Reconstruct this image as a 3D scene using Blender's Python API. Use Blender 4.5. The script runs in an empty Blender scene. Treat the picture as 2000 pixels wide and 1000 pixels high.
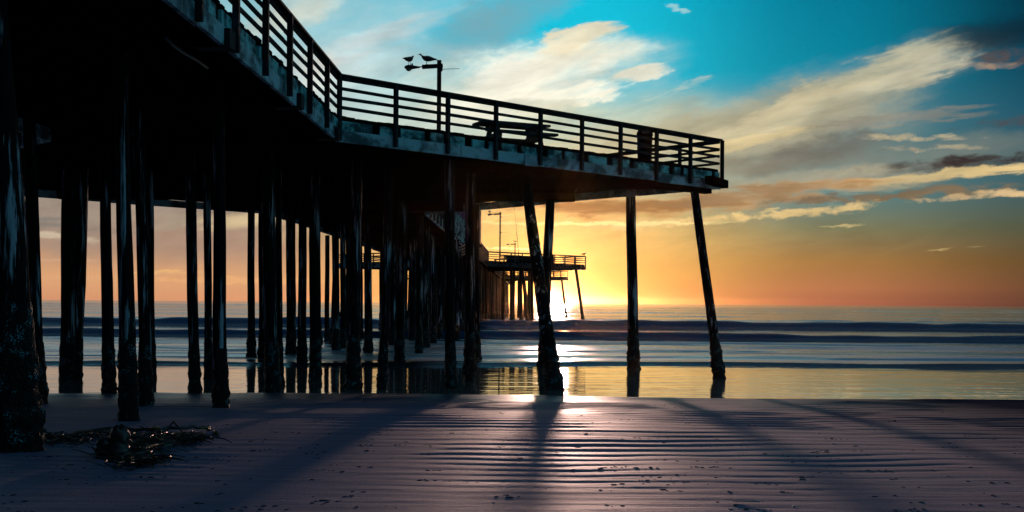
import bpy, math, random
import numpy as np
from mathutils import Vector, Matrix
random.seed(7); rng = np.random.default_rng(11)
R = math.radians
SC = bpy.context.scene
COL = SC.collection
F = 2080.0; HY = 590.5; ROLL = math.atan(13/1900)
CA, SA = math.cos(ROLL), math.sin(ROLL)

def ray(px, py):                      # world direction (x, 1, z) seen at a pixel of the 2000 px wide photograph
    dx, dy = (px-1000)/F, (HY-py)/F
    return dx*CA-dy*SA, dx*SA+dy*CA
def lin(c):
    return tuple(((v/255)/12.92 if v/255 <= .04045 else ((v/255+.055)/1.055)**2.4) for v in c)

# ------------------------------------------------------------------ camera
cam = bpy.data.cameras.new('camera'); camo = bpy.data.objects.new('camera', cam); COL.objects.link(camo)
m = Matrix(((CA, -SA, 0, 0), (0, 0, -1, 0), (SA, CA, 0, 0), (0, 0, 0, 1)))
camo.matrix_world = m
cam.sensor_width = 36; cam.lens = 36*F/2000; cam.shift_y = (HY-500)/2000
cam.clip_start = .1; cam.clip_end = 20000
SC.camera = camo

# ------------------------------------------------------------------ node helper
class NT:
    def __init__(s, tree): s.t = tree; s.n = tree.nodes; s.l = tree.links
    def put(s, sock, v):
        if isinstance(v, bpy.types.NodeSocket): s.l.new(v, sock)
        elif v is not None:
            if isinstance(v, (tuple, list)) and len(v) == 3 and sock.type == 'RGBA': v = (*v, 1)
            sock.default_value = v
    def math(s, op, a, b=None, c=None, clamp=False):
        n = s.n.new('ShaderNodeMath'); n.operation = op; n.use_clamp = clamp
        for i, v in enumerate((a, b, c)):
            if v is not None: s.put(n.inputs[i], v)
        return n.outputs[0]
    def vmath(s, op, a, b=None):
        n = s.n.new('ShaderNodeVectorMath'); n.operation = op
        s.put(n.inputs[0], a)
        if b is not None: s.put(n.inputs[1], b)
        return n.outputs['Value'] if op in ('DOT_PRODUCT', 'LENGTH') else n.outputs[0]
    def xyz(s, x, y, z=0.0):
        n = s.n.new('ShaderNodeCombineXYZ'); s.put(n.inputs[0], x); s.put(n.inputs[1], y); s.put(n.inputs[2], z); return n.outputs[0]
    def sep(s, v):
        n = s.n.new('ShaderNodeSeparateXYZ'); s.put(n.inputs[0], v); return n.outputs
    def mapping(s, v, loc=(0,0,0), rot=(0,0,0), scale=(1,1,1), kind='POINT'):
        n = s.n.new('ShaderNodeMapping'); n.vector_type = kind
        s.put(n.inputs[0], v); n.inputs[1].default_value = loc; n.inputs[2].default_value = rot; n.inputs[3].default_value = scale
        return n.outputs[0]
    def noise(s, v, scale, detail=4, rough=.55, dist=0, out=0):
        n = s.n.new('ShaderNodeTexNoise'); s.put(n.inputs['Vector'], v)
        n.inputs['Scale'].default_value = scale; n.inputs['Detail'].default_value = detail
        n.inputs['Roughness'].default_value = rough; n.inputs['Distortion'].default_value = dist
        return n.outputs[out]
    def voro(s, v, scale):
        n = s.n.new('ShaderNodeTexVoronoi'); s.put(n.inputs['Vector'], v); n.inputs['Scale'].default_value = scale
        return n.outputs
    def ss(s, v, a, b, lo=0., hi=1., kind='SMOOTHSTEP'):
        n = s.n.new('ShaderNodeMapRange'); n.interpolation_type = kind
        s.put(n.inputs[0], v); 
        for i, q in enumerate((a, b, lo, hi)): s.put(n.inputs[i+1], q)
        return n.outputs[0]
    def mix(s, f, a, b, mode='MIX'):
        n = s.n.new('ShaderNodeMix'); n.data_type = 'RGBA'; n.blend_type = mode; n.clamp_factor = True
        s.put(n.inputs[0], f); s.put(n.inputs[6], a); s.put(n.inputs[7], b); return n.outputs[2]
    def ramp(s, v, stops, interp='LINEAR'):
        n = s.n.new('ShaderNodeValToRGB'); cr = n.color_ramp; cr.interpolation = interp
        while len(cr.elements) < len(stops): cr.elements.new(1)
        for e, (p, c) in zip(cr.elements, stops): e.position = p; e.color = (*c, 1)
        s.put(n.inputs[0], v); return n.outputs[0]
    def bump(s, h, strength, dist=.02):
        n = s.n.new('ShaderNodeBump'); s.put(n.inputs['Height'], h); n.inputs['Strength'].default_value = strength
        n.inputs['Distance'].default_value = dist; return n.outputs[0]

# ------------------------------------------------------------------ world: evening sky
W = bpy.data.worlds.new('World'); SC.world = W; W.use_nodes = True
w = NT(W.node_tree); W.node_tree.nodes.clear()
KP = 2.08
def conv(px, py):
    u, v = ray(px, py)
    return math.atan(u)*KP, math.atan(v/math.sqrt(1+u*u))*KP
tc = w.n.new('ShaderNodeTexCoord').outputs['Generated']
X, Y, Z = w.sep(tc)
az = w.math('MULTIPLY', w.math('ARCTAN2', X, Y), KP)
el = w.math('MULTIPLY', w.math('ARCSINE', Z), KP)
def S(*c): return lin(c)
def er(v): return max(0, min(1, v/1.0))
# bare sky by elevation, on the left, centre, right and far right of the sun; 1.0 = 27.5 degrees up
rL = w.ramp(el, [(0, S(215,150,112)), (.04, S(222,165,118)), (.10, S(178,142,118)), (.19, S(150,138,126)), (.30, S(172,170,162)), (.50, S(160,205,212)), (.66, S(80,160,180)), (1, S(10,75,100))])
rC = w.ramp(el, [(0, S(250,165,85)), (.05, S(252,185,95)), (.12, S(245,196,115)), (.20, S(215,190,130)), (.32, S(165,195,185)), (.44, S(20,195,220)), (.60, S(0,192,222)), (.8, S(0,110,140)), (1, S(5,70,95))])
rR = w.ramp(el, [(0, S(160,92,72)), (.03, S(185,118,78)), (.08, S(168,122,68)), (.14, S(128,126,92)), (.20, S(96,134,132)), (.30, S(90,135,140)), (.42, S(0,138,165)), (.60, S(0,120,150)), (.8, S(0,72,98)), (1, S(5,50,70))])
rF = w.ramp(el, [(0, S(85,52,46)), (.03, S(108,70,48)), (.08, S(100,76,44)), (.14, S(78,84,66)), (.22, S(58,92,100)), (.35, S(22,78,100)), (.46, S(6,50,72)), (.60, S(4,22,34)), (.8, S(3,14,24)), (1, S(2,10,18))])
base = w.mix(w.ss(az, conv(480,500)[0], conv(900,500)[0]), rL, rC)
base = w.mix(w.ss(az, conv(1130,500)[0], conv(1620,500)[0]), base, rR)
base = w.mix(w.ss(az, conv(1560,500)[0], conv(2120,500)[0]), base, rF)
# far above and behind the camera: dusk blue with a cold glow
sk = w.n.new('ShaderNodeTexSky'); sk.sky_type = 'NISHITA'; sk.sun_disc = False
sk.sun_elevation = R(1.2); sk.sun_rotation = R(2.15); sk.altitude = 10
high = w.mix(w.ss(Y, -.6, .6), S(34,54,80), S(40,76,100))
high = w.mix(.35, high, w.mix(1., sk.outputs[0], (.10,.10,.10), 'MULTIPLY'))
high = w.mix(w.ss(el, 1.5, 2.6), high, S(22,44,76))
base = w.mix(w.ss(el, .75, 1.35), base, high)
side = w.ss(w.math('ABSOLUTE', w.math('SUBTRACT', az, 3.9)), 0.2, 1.9, 1., 0.)
back = w.mix(w.ss(el, 0, .9), S(14,22,36), S(34,48,70))
back = w.mix(side, back, w.mix(w.ss(el, 0, 1.0), S(84,170,192), S(66,128,150)))
base = w.mix(w.ss(w.math('ABSOLUTE', az), 1.3, 2.4), base, back)
# clouds
P = w.xyz(az, el, 0.)
pr = w.mapping(P, rot=(0,0,R(-12)))
n_big = w.noise(w.mapping(pr, scale=(3.2, 8.0, 1)), 1.0, 6, .58, .3)
n_str = w.noise(w.mapping(pr, scale=(4.5, 24.0, 1)), 1.0, 6, .58, .4)
n_flat = w.noise(w.mapping(P, scale=(7.0, 48.0, 1), loc=(3.1,1.7,0)), 1.0, 6, .62, .3)
n_clu = w.noise(w.mapping(P, scale=(16.0, 40.0, 1), loc=(1.3,8.7,0)), 1.0, 7, .62, .5)
wc = w.noise(w.mapping(P, scale=(5.0, 9.0, 1), loc=(7,3,0)), 1.0, 5, .6, 0, 1)
wv = w.vmath('MULTIPLY', w.vmath('SUBTRACT', wc, (.5,.5,.5)), (.16,.075,0))
wf_ = w.noise(w.mapping(pr, scale=(22.0, 60.0, 1), loc=(2,9,0)), 1.0, 6, .65, 0, 1)
wv2 = w.vmath('MULTIPLY', w.vmath('SUBTRACT', wf_, (.5,.5,.5)), (.055,.020,0))
PW = w.vmath('ADD', w.vmath('ADD', P, wv), wv2)
PS = w.vmath('ADD', w.vmath('ADD', P, wv2), w.vmath('MULTIPLY', wv, (.3,.12,0)))
tex = w.math('MULTIPLY_ADD', w.noise(w.mapping(pr, scale=(7.0, 24.0, 1), loc=(11,2,0)), 1.0, 6, .60, .3), .9, .55)
NOI = {'b': n_big, 's': n_str, 'f': n_flat, 'c': n_clu}
BL = [
 # x, y, halfw, halfh, angle, colour, opacity, noise gain, noise kind, softness
 (700,60,330,120,20,(196,208,206),.55,1.4,'b',1.2),
 (640,150,260,110,25,(214,226,224),.7,1.0,'b',1.2),
 (560,40,120,40,25,(232,222,196),.7,1.6,'b',.9),
 (610,130,60,50,50,(236,226,205),.6,1.4,'b',1.),
 (760,70,230,28,22,(208,205,200),.45,1.4,'s',.9),
 (960,50,240,60,24,(136,158,164),.8,1.0,'b',.9),
 (840,190,300,120,8,(228,232,220),.9,.7,'b',1.4),
 (1010,180,330,110,12,(232,226,200),.95,1.1,'b',1.2),
 (1070,125,200,66,12,(250,246,226),1.,1.3,'b',.9),
 (1000,145,120,50,10,(255,253,238),.95,1.0,'b',1.),
 (1060,150,220,88,14,(252,246,224),.92,.8,'b',1.1),
 (1130,90,120,34,14,(244,236,208),.85,1.2,'b',.9),
 (980,200,220,50,4,(244,240,220),.8,.9,'b',1.1),
 (1110,78,110,22,14,(238,226,194),.9,1.6,'s',.6),
 (1100,190,150,26,8,(255,250,228),.9,1.6,'s',.6),
 (1030,205,110,14,4,(186,192,178),.6,1.4,'s',.7),
 (1245,142,60,17,8,(232,224,200),.85,1.8,'s',.6),
 (1290,185,95,15,16,(216,212,186),.8,1.9,'s',.6),
 (1322,15,30,7,-15,(170,215,215),.8,1.2,'s',.7),
 (1180,250,320,80,8,(228,212,168),.9,.9,'b',1.3),
 (1260,300,330,60,6,(226,204,150),.8,1.2,'b',1.),
 (1420,285,460,110,8,(176,166,136),.85,.7,'b',1.5),
 (1560,215,420,80,16,(186,178,150),.85,.8,'b',1.4),
 (1680,330,330,60,3,(150,142,124),.8,.9,'b',1.4),
 (1480,235,430,62,14,(176,168,138),.93,1.2,'b',.8),
 (1620,195,330,42,19,(190,185,156),.85,1.4,'s',.7),
 (1790,138,170,26,17,(196,190,164),.85,1.4,'s',.7),
 (1500,228,260,26,20,(212,196,156),.55,1.6,'s',.8),
 (1600,250,240,40,15,(168,162,138),.75,1.3,'b',.9),
 (1440,280,150,16,12,(232,206,148),.6,1.6,'s',.8),
 (1520,318,200,28,3,(124,106,88),.7,1.5,'b',.9),
 (1630,290,130,24,4,(108,98,88),.75,1.5,'b',.8),
 (1760,232,190,16,2,(140,132,118),.6,1.8,'f',.7),
 (1600,352,280,26,3,(180,166,136),.8,1.3,'b',.9),
 (1780,270,110,7,-3,(206,186,146),.7,2.0,'c',.5),
 (1830,290,80,6,-2,(206,184,144),.7,2.0,'c',.5),
 (1850,300,260,36,1,(120,128,118),.55,1.4,'b',.9),
 (1890,318,210,16,3,(62,52,50),.97,.9,'c',.4),
 (1960,310,110,14,3,(52,42,42),.95,1.6,'c',.5),
 (1850,343,250,12,4,(226,196,136),.95,1.2,'f',.6),
 (1700,365,220,18,5,(186,172,136),.7,1.2,'f',.9),
 (1950,112,75,20,-8,(92,76,70),.9,1.6,'c',.6),
 (1960,62,130,40,0,(8,30,44),.8,1.2,'b',.9),
 (1930,128,70,7,-6,(168,142,118),.8,1.4,'c',.7),
 (1960,240,90,10,2,(80,76,76),.8,1.8,'c',.6),
 (1360,392,400,28,3,(196,144,88),.95,1.0,'f',.8),
 (1240,402,300,18,2,(150,108,70),.9,1.4,'f',.7),
 (1480,382,220,20,3,(150,122,90),.9,1.4,'f',.7),
 (1420,426,330,12,4,(238,204,138),.95,1.9,'c',.45),
 (1180,436,280,5,0,(255,232,160),1.,.5,'f',.6),
 (1690,385,190,10,2,(118,102,82),.95,1.9,'c',.5),
 (1850,374,170,13,4,(128,110,86),.95,2.0,'c',.45),
 (1900,386,130,6,2,(206,176,130),.8,2.0,'c',.45),
 (1960,378,60,8,-5,(224,190,140),.9,1.6,'c',.5),
 (1560,415,160,9,6,(222,192,134),.85,1.9,'c',.5),
 (1640,441,52,3.2,3,(206,184,128),.95,.9,'c',.6),
 (1833,487,28,2.4,5,(196,170,112),.95,.7,'c',.6),
 (1905,483,20,2,3,(156,136,90),.8,.7,'c',.6),
 (1000,486,75,4.5,0,(255,240,170),.95,.6,'f',.7),
 (1040,420,120,30,-6,(236,186,108),.5,1.6,'s',.8),
 (120,430,180,60,-6,(150,140,128),.7,1.3,'b',1.),
 (110,462,90,9,-6,(214,196,168),.7,1.2,'f',.8),
 (60,430,200,14,-6,(112,112,110),.6,1.4,'f',.8),
 (310,430,120,26,4,(172,158,136),.6,1.4,'s',.9),
 (330,480,240,44,0,(164,138,122),.6,1.0,'b',1.),
 (500,425,120,26,4,(222,198,152),.7,1.5,'s',.8),
 (560,455,100,40,10,(206,176,134),.6,1.2,'b',1.),
 (330,532,100,4.5,2,(238,184,122),.8,1.2,'f',.7),
 (320,545,70,5,1,(196,136,98),.8,1.5,'c',.7),
 (120,540,140,5,1,(222,168,124),.7,1.4,'f',.7),
 (120,508,90,4,1,(212,172,140),.6,1.4,'f',.7),
 (480,548,200,8,0,(246,186,124),.5,1.3,'f',.8),
]
def vm(col, f):
    n = w.n.new('ShaderNodeVectorMath'); n.operation = 'SCALE'; w.put(n.inputs[0], col); w.put(n.inputs[3], f); return n.outputs[0]
sky = base
for (px, py, hw, hh, ang, c, op, k, nk, soft) in BL:
    a, e = conv(px, py)
    k *= 1.5 if nk == 'b' else 2.9
    q = w.mapping(PW if hh > 20 else PS, loc=(a, e, 0), rot=(0,0,R(ang)), scale=(hw/1000, hh/1000, 1), kind='TEXTURE')
    d = w.vmath('DOT_PRODUCT', q, q)
    v = w.math('MULTIPLY_ADD', NOI[nk], k, w.math('SUBTRACT', 1-.5*k, d))
    sky = w.mix(w.ss(v, 0., (soft*1.2+(.25 if nk != 'c' else .85)), 0., op), sky, S(*c))
# streaky light and dark inside the cloud deck: strongest where the sky is no longer clear blue
sr = w.sep(sky)
cov = w.ss(w.math('SUBTRACT', sr[0], w.math('MULTIPLY', sr[2], .30)), .0, .25)
sky = vm(sky, w.math('MULTIPLY_ADD', w.math('SUBTRACT', tex, 1.), w.math('MULTIPLY', cov, w.ss(el, .02, .16)), 1.))
# clear air brightening round the low sun
SUNA, SUNE = conv(1080, 578)
dq = w.mapping(P, loc=(SUNA, SUNE, 0), scale=(1., .8, 1), kind='TEXTURE')
dl = w.vmath('LENGTH', dq)
g3 = w.math('POWER', 2.718, w.math('MULTIPLY', dl, -1/.16))
g2 = w.math('POWER', 2.718, w.math('MULTIPLY', dl, -1/.060))
g1 = w.math('POWER', 2.718, w.math('MULTIPLY', dl, -1/.018))
def vadd(a, b): return w.vmath('ADD', a, b)
sky = vadd(sky, vm((1.0,.44,.07), w.math('MULTIPLY', g3, .34)))
sky = vadd(sky, vm((1.0,.66,.14), w.math('MULTIPLY', g2, .27)))
sky = vadd(sky, vm((1.0,.80,.42), w.math('MULTIPLY', g1, 1.8)))
dsk = w.math('LESS_THAN', w.vmath('LENGTH', w.mapping(P, loc=(SUNA, SUNE, 0), kind='TEXTURE')), .0092)
sky = vadd(sky, vm((1.0,.85,.6), w.math('MULTIPLY', dsk, 14.)))
sky = w.mix(w.ss(el, -.02, -.002), S(20,24,32), sky)
bg = w.n.new('ShaderNodeBackground'); w.put(bg.inputs[0], sky); bg.inputs[1].default_value = 1.0
wo = w.n.new('ShaderNodeOutputWorld'); w.l.new(bg.outputs[0], wo.inputs[0])
W.cycles.sampling_method = 'MANUAL'; W.cycles.sample_map_resolution = 1024

sun = bpy.data.lights.new('sun', 'SUN'); suno = bpy.data.objects.new('sun', sun); COL.objects.link(suno)
sun.energy = 3.7; sun.angle = R(1.5); sun.color = (1., .62, .50)
sd = Vector((math.sin(R(2.25))*math.cos(R(2.2)), math.cos(R(2.25))*math.cos(R(2.2)), math.sin(R(2.2))))
suno.rotation_euler = sd.to_track_quat('Z', 'Y').to_euler(); suno.location = (4, 60, 12)

SC.view_settings.view_transform = 'Standard'; SC.view_settings.look = 'None'
SC.view_settings.exposure = 0; SC.view_settings.gamma = 1
SC.cycles.max_bounces = 6; SC.cycles.volume_bounces = 0; SC.cycles.sample_clamp_indirect = 3

# ------------------------------------------------------------------ materials
MATS = {}
def mat(name):
    mm = bpy.data.materials.new(name); mm.use_nodes = True; t = NT(mm.node_tree); t.n.clear()
    o = t.n.new('ShaderNodeOutputMaterial'); b = t.n.new('ShaderNodeBsdfPrincipled'); t.l.new(b.outputs[0], o.inputs[0])
    MATS[name] = mm; return t, b
def setp(t, b, col=None, rough=None, normal=None, metal=None, spec=None, ior=None):
    if col is not None: t.put(b.inputs['Base Color'], col)
    if rough is not None: t.put(b.inputs['Roughness'], rough)
    if normal is not None: t.put(b.inputs['Normal'], normal)
    if metal is not None: t.put(b.inputs['Metallic'], metal)
    if spec is not None: t.put(b.inputs['Specular IOR Level'], spec)
    if ior is not None: t.put(b.inputs['IOR'], ior)
def ocoord(t): return t.n.new('ShaderNodeTexCoord').outputs['Object']
def gpos(t): return t.n.new('ShaderNodeNewGeometry').outputs['Position']

def m_pile():
    t, b = mat('pile_wood'); g = gpos(t)
    g1_ = t.noise(t.mapping(g, scale=(9,9,.55)), 1., 5, .6, .2)
    g2_ = t.noise(t.mapping(g, scale=(30,30,1.2)), 1., 4, .6)
    pt = t.noise(t.mapping(g, scale=(2.2,2.2,.35)), 1., 3)
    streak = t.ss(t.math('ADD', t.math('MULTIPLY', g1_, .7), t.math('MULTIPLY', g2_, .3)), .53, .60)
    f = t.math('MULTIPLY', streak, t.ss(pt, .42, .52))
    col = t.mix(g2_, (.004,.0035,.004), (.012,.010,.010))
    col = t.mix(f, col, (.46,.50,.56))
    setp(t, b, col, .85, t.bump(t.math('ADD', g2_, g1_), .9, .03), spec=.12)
m_pile()
def m_crust():
    t, b = mat('barnacle_crust'); g = gpos(t)
    v = t.voro(g, 38)[0]; n = t.noise(g, 5, 3)
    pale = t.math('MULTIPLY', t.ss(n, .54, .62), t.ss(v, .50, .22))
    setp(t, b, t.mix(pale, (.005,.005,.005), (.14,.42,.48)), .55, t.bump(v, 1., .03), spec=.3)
m_crust()
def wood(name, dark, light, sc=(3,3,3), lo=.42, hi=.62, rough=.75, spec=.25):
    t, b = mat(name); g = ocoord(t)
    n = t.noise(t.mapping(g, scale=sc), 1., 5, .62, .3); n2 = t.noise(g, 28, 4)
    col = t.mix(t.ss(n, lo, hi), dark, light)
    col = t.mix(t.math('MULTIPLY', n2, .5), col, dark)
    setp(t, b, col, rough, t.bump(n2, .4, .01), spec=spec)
wood('rail_wood', (.012,.012,.013), (.06,.075,.085), (4,4,4), .5, .7)
wood('post_wood', (.014,.014,.016), (.05,.06,.07), (6,6,2), .5, .7)
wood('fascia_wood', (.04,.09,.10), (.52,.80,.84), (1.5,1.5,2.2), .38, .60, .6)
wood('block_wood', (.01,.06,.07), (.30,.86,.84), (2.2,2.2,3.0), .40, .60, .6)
wood('pale_wood', (.30,.36,.38), (.55,.62,.64), (3,3,3), .4, .6)
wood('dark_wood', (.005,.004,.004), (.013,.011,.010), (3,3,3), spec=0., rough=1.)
wood('siding', (.14,.13,.20), (.24,.22,.32), (2,2,2))
wood('trim_white', (.40,.38,.34), (.6,.56,.5), (2,2,2))
wood('table_wood', (.03,.035,.04), (.16,.19,.22), (5,5,5), .45, .65)
def plain(name, col, rough=.5, metal=0, spec=.5, nscale=12, amt=.3):
    t, b = mat(name); n = t.noise(ocoord(t), nscale, 4)
    setp(t, b, t.mix(t.math('MULTIPLY', n, amt*2), col, tuple(c*.45 for c in col)), rough, t.bump(n, .15, .01), metal, spec)
plain('dark_metal', (.03,.032,.035), .45, .6)
plain('lens_glass', (.34,.27,.20), .2)
plain('gull_grey', (.09,.095,.10), .8, nscale=20)
plain('gull_leg', (.12,.08,.04), .6)
plain('bin_plastic', (.010,.011,.013), .8, spec=.1)
plain('bin_band', (.10,.12,.14), .6)
plain('roof', (.03,.028,.032), .8)
plain('shell', (.75,.72,.68), .35)
plain('feather', (.5,.52,.55), .5)
plain('wetsuit', (.006,.006,.008), .5)
plain('skin', (.18,.11,.08), .6)
plain('kelp_dark', (.016,.010,.006), .38, spec=.6, nscale=9)
plain('kelp_amber', (.20,.085,.015), .25, spec=.6, nscale=9)
plain('scrap', (.02,.017,.018), .9, spec=.1)
plain('bolt_metal', (.10,.11,.12), .5, .7)
plain('rod', (.02,.02,.022), .5)
plain('bird_eye', (.01,.01,.01), .2)

# sand
def m_sand():
    t, b = mat('sand'); g = gpos(t)
    fine = t.noise(g, 60, 3); wet = t.ss(t.math('ADD', t.sep(g)[0], t.math('MULTIPLY', t.noise(t.mapping(g, scale=(.3,2.,1)), 1., 4), 4.)), 2.5, 13.0); mid = t.noise(t.mapping(g, scale=(.5,2.0,1)), 1., 4)  # wet: mask for shade painted into the sand, rising to the right; not moisture
    streak = t.noise(t.mapping(g, scale=(.9,7.,1)), 1., 4, .6)
    damp = t.noise(t.mapping(g, scale=(.22,.6,1), loc=(4,2,0)), 1., 3)
    col = t.mix(mid, (.122,.122,.20), (.20,.183,.30))
    col = t.mix(t.math('MULTIPLY', t.ss(streak, .55, .72), .6), col, (.06,.065,.09))
    pit = t.ss(t.noise(t.mapping(g, scale=(5.,16.,1)), 1., 3, .6), .70, .76)
    col = t.mix(t.math('MULTIPLY', pit, .8), col, (.02,.02,.025))
    col = t.mix(t.math('MULTIPLY', wet, .92), col, (.040,.034,.056))  # light falloff to the right, darkened into the sand colour
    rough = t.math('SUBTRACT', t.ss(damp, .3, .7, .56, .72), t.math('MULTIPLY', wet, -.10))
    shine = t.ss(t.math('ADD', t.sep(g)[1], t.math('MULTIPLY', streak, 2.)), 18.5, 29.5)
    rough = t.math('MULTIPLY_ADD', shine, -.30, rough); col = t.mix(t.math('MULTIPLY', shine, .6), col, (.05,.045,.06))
    h = t.math('ADD', t.math('MULTIPLY', fine, .5), t.math('MULTIPLY', streak, 1.6))
    setp(t, b, col, rough, t.bump(h, .4, .02), spec=t.math('MULTIPLY_ADD', wet, -.5, .5), ior=1.5)  # sheen fades out along with the painted shade
    b.inputs['Specular Tint'].default_value = (.88,.78,1.,1)
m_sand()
def m_film():
    t, b = mat('wet_film'); g = gpos(t)
    r = t.noise(t.mapping(g, scale=(.30,1.25,1)), 1., 3, .5)
    r2 = t.noise(t.mapping(g, scale=(.12,.7,1), loc=(2,2,0)), 1., 3)
    setp(t, b, (.97,.93,.88), t.ss(r2, .35, .7, .02, .07), t.bump(r, .20, .09), ior=1.6, spec=.9, metal=.85)
m_film()
def m_sea():
    t, b = mat('sea_water'); g = gpos(t); X_, Y_, Z_ = t.sep(g)
    # streaks scale with distance so the long smooth bands stay readable out to the horizon
    ly = t.math('MULTIPLY', t.math('LOGARITHM', t.math('MAXIMUM', Y_, 5.), 2.718), 16.)
    lx = t.math('DIVIDE', X_, t.math('POWER', t.math('MAXIMUM', Y_, 5.), .75))
    q = t.xyz(lx, ly, 0.)
    s1 = t.noise(t.mapping(q, scale=(2.2,1.5,1)), 1., 6, .62, .4)
    s2 = t.noise(t.mapping(q, scale=(1.2,3.4,1), loc=(5,5,0)), 1., 5, .6, .2)
    s3 = t.noise(t.mapping(g, scale=(.10,.30,1), rot=(0,0,R(7))), 1., 7, .66, 1.2)
    at = t.n.new('ShaderNodeAttribute'); at.attribute_name = 'foam'; fo = at.outputs['Fac']
    at2 = t.n.new('ShaderNodeAttribute'); at2.attribute_name = 'face'; fa = at2.outputs['Fac']
    wh = t.math('MULTIPLY_ADD', t.math('ADD', t.math('MULTIPLY', s1, .45), t.math('MULTIPLY', s3, .55)), 2.4, -.70)
    foam = t.ss(t.math('ADD', wh, t.math('MULTIPLY', fo, .26)), .52, .98)
    col = t.mix(foam, t.mix(fa, (.030,.055,.085), (.001,.060,.140)), (.92,.88,.86))
    rough = t.ss(foam, 0., 1., .12, .34)
    h = t.math('ADD', t.math('MULTIPLY', s1, .5), s2)
    nb = t.bump(t.math('ADD', h, t.math('MULTIPLY', t.math('MULTIPLY', s3, 1.9), t.math('MINIMUM', t.math('DIVIDE', 45., t.math('MAXIMUM', Y_, 5.)), 1.))), .15, .30)
    s4 = t.noise(t.mapping(g, scale=(.055,.34,1), rot=(0,0,R(-4)), loc=(9,3,0)), 1., 7, .66, 1.0)
    wash = t.math('MULTIPLY', t.ss(s4, .46, .62), t.ss(fo, .1, .7))
    col = t.mix(wash, col, (.50,.66,.80)); rough = t.math('MULTIPLY_ADD', wash, .35, rough)
    t.put(b.inputs['Metallic'], t.math('MULTIPLY', t.math('MULTIPLY', foam, .75), t.math('SUBTRACT', 1., wash)))
    setp(t, b, col, rough, nb, ior=1.7, spec=t.math('MULTIPLY_ADD', wash, -.5, .8))
m_sea()

# ------------------------------------------------------------------ mesh helper
class MB:
    def __init__(s): s.v = []; s.f = []
    def box(s, c, ax, h):            # centre, 3 unit axes, half sizes
        c = Vector(c); A = [Vector(a)*k for a, k in zip(ax, h)]; b = len(s.v)
        for i in (-1,1):
            for j in (-1,1):
                for k in (-1,1): s.v.append(tuple(c+A[0]*i+A[1]*j+A[2]*k))
        for q in ((0,1,3,2),(4,6,7,5),(0,4,5,1),(2,3,7,6),(0,2,6,4),(1,5,7,3)): s.f.append(tuple(b+i for i in q))
        return s
    def beam(s, a, b_, wd, ht, up=(0,0,1)):
        a, b_ = Vector(a), Vector(b_); d = b_-a; L = d.length; d.normalize()
        side = d.cross(Vector(up)).normalized(); u = side.cross(d).normalized()
        return s.box((a+b_)/2, (d, side, u), (L/2, wd/2, ht/2))
    def loft(s, rings, cap=True):    # rings: list of equally long point lists
        b = len(s.v); n = len(rings[0])
        for r in rings: s.v += [tuple(p) for p in r]
        for i in range(len(rings)-1):
            for j in range(n):
                k = (j+1) % n
                s.f.append((b+i*n+j, b+i*n+k, b+(i+1)*n+k, b+(i+1)*n+j))
        if cap:
            s.f.append(tuple(b+j for j in reversed(range(n)))); s.f.append(tuple(b+(len(rings)-1)*n+j for j in range(n)))
        return s
    def tube(s, pts, rad, n=8):
        pts = [Vector(p) for p in pts]
        if not isinstance(rad, (list, tuple)): rad = [rad]*len(pts)
        rings = []
        for i, p in enumerate(pts):
            d = (pts[min(i+1, len(pts)-1)]-pts[max(i-1, 0)]).normalized()
            ref = Vector((0,0,1)) if abs(d.z) < .9 else Vector((1,0,0))
            a = d.cross(ref).normalized(); c = d.cross(a)
            rr = rad[i]; rr = rr if isinstance(rr, tuple) else (rr, rr)
            rings.append([p+a*math.cos(2*math.pi*j/n)*rr[0]+c*math.sin(2*math.pi*j/n)*rr[1] for j in range(n)])
        return s.loft(rings)
    def build(s, name, material, parent=None, smooth=False, bevel=0):
        me = bpy.data.meshes.new(name); me.from_pydata(s.v, [], s.f); me.update()
        me.materials.append(MATS[material])
        if smooth: me.polygons.foreach_set('use_smooth', [True]*len(me.polygons))
        o = bpy.data.objects.new(name, me); COL.objects.link(o)
        if parent: o.parent = parent
        if bevel:
            bv = o.modifiers.new('bevel', 'BEVEL'); bv.width = bevel; bv.segments = 2
        return o
def tag(o, label, cat, group=None, kind=None):
    if label: o['label'] = label
    if cat: o['category'] = cat
    if group: o['group'] = group
    if kind: o['kind'] = kind
    return o
def empty(name, loc=(0,0,0), rz=0):
    o = bpy.data.objects.new(name, None); COL.objects.link(o); o.location = loc; o.rotation_euler = (0,0,rz); o.empty_display_size = .3
    return o
def copy_tree(o, parent=None):
    c = o.copy(); COL.objects.link(c); c.parent = parent
    for ch in list(o.children): copy_tree(ch, c)
    return c

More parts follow.
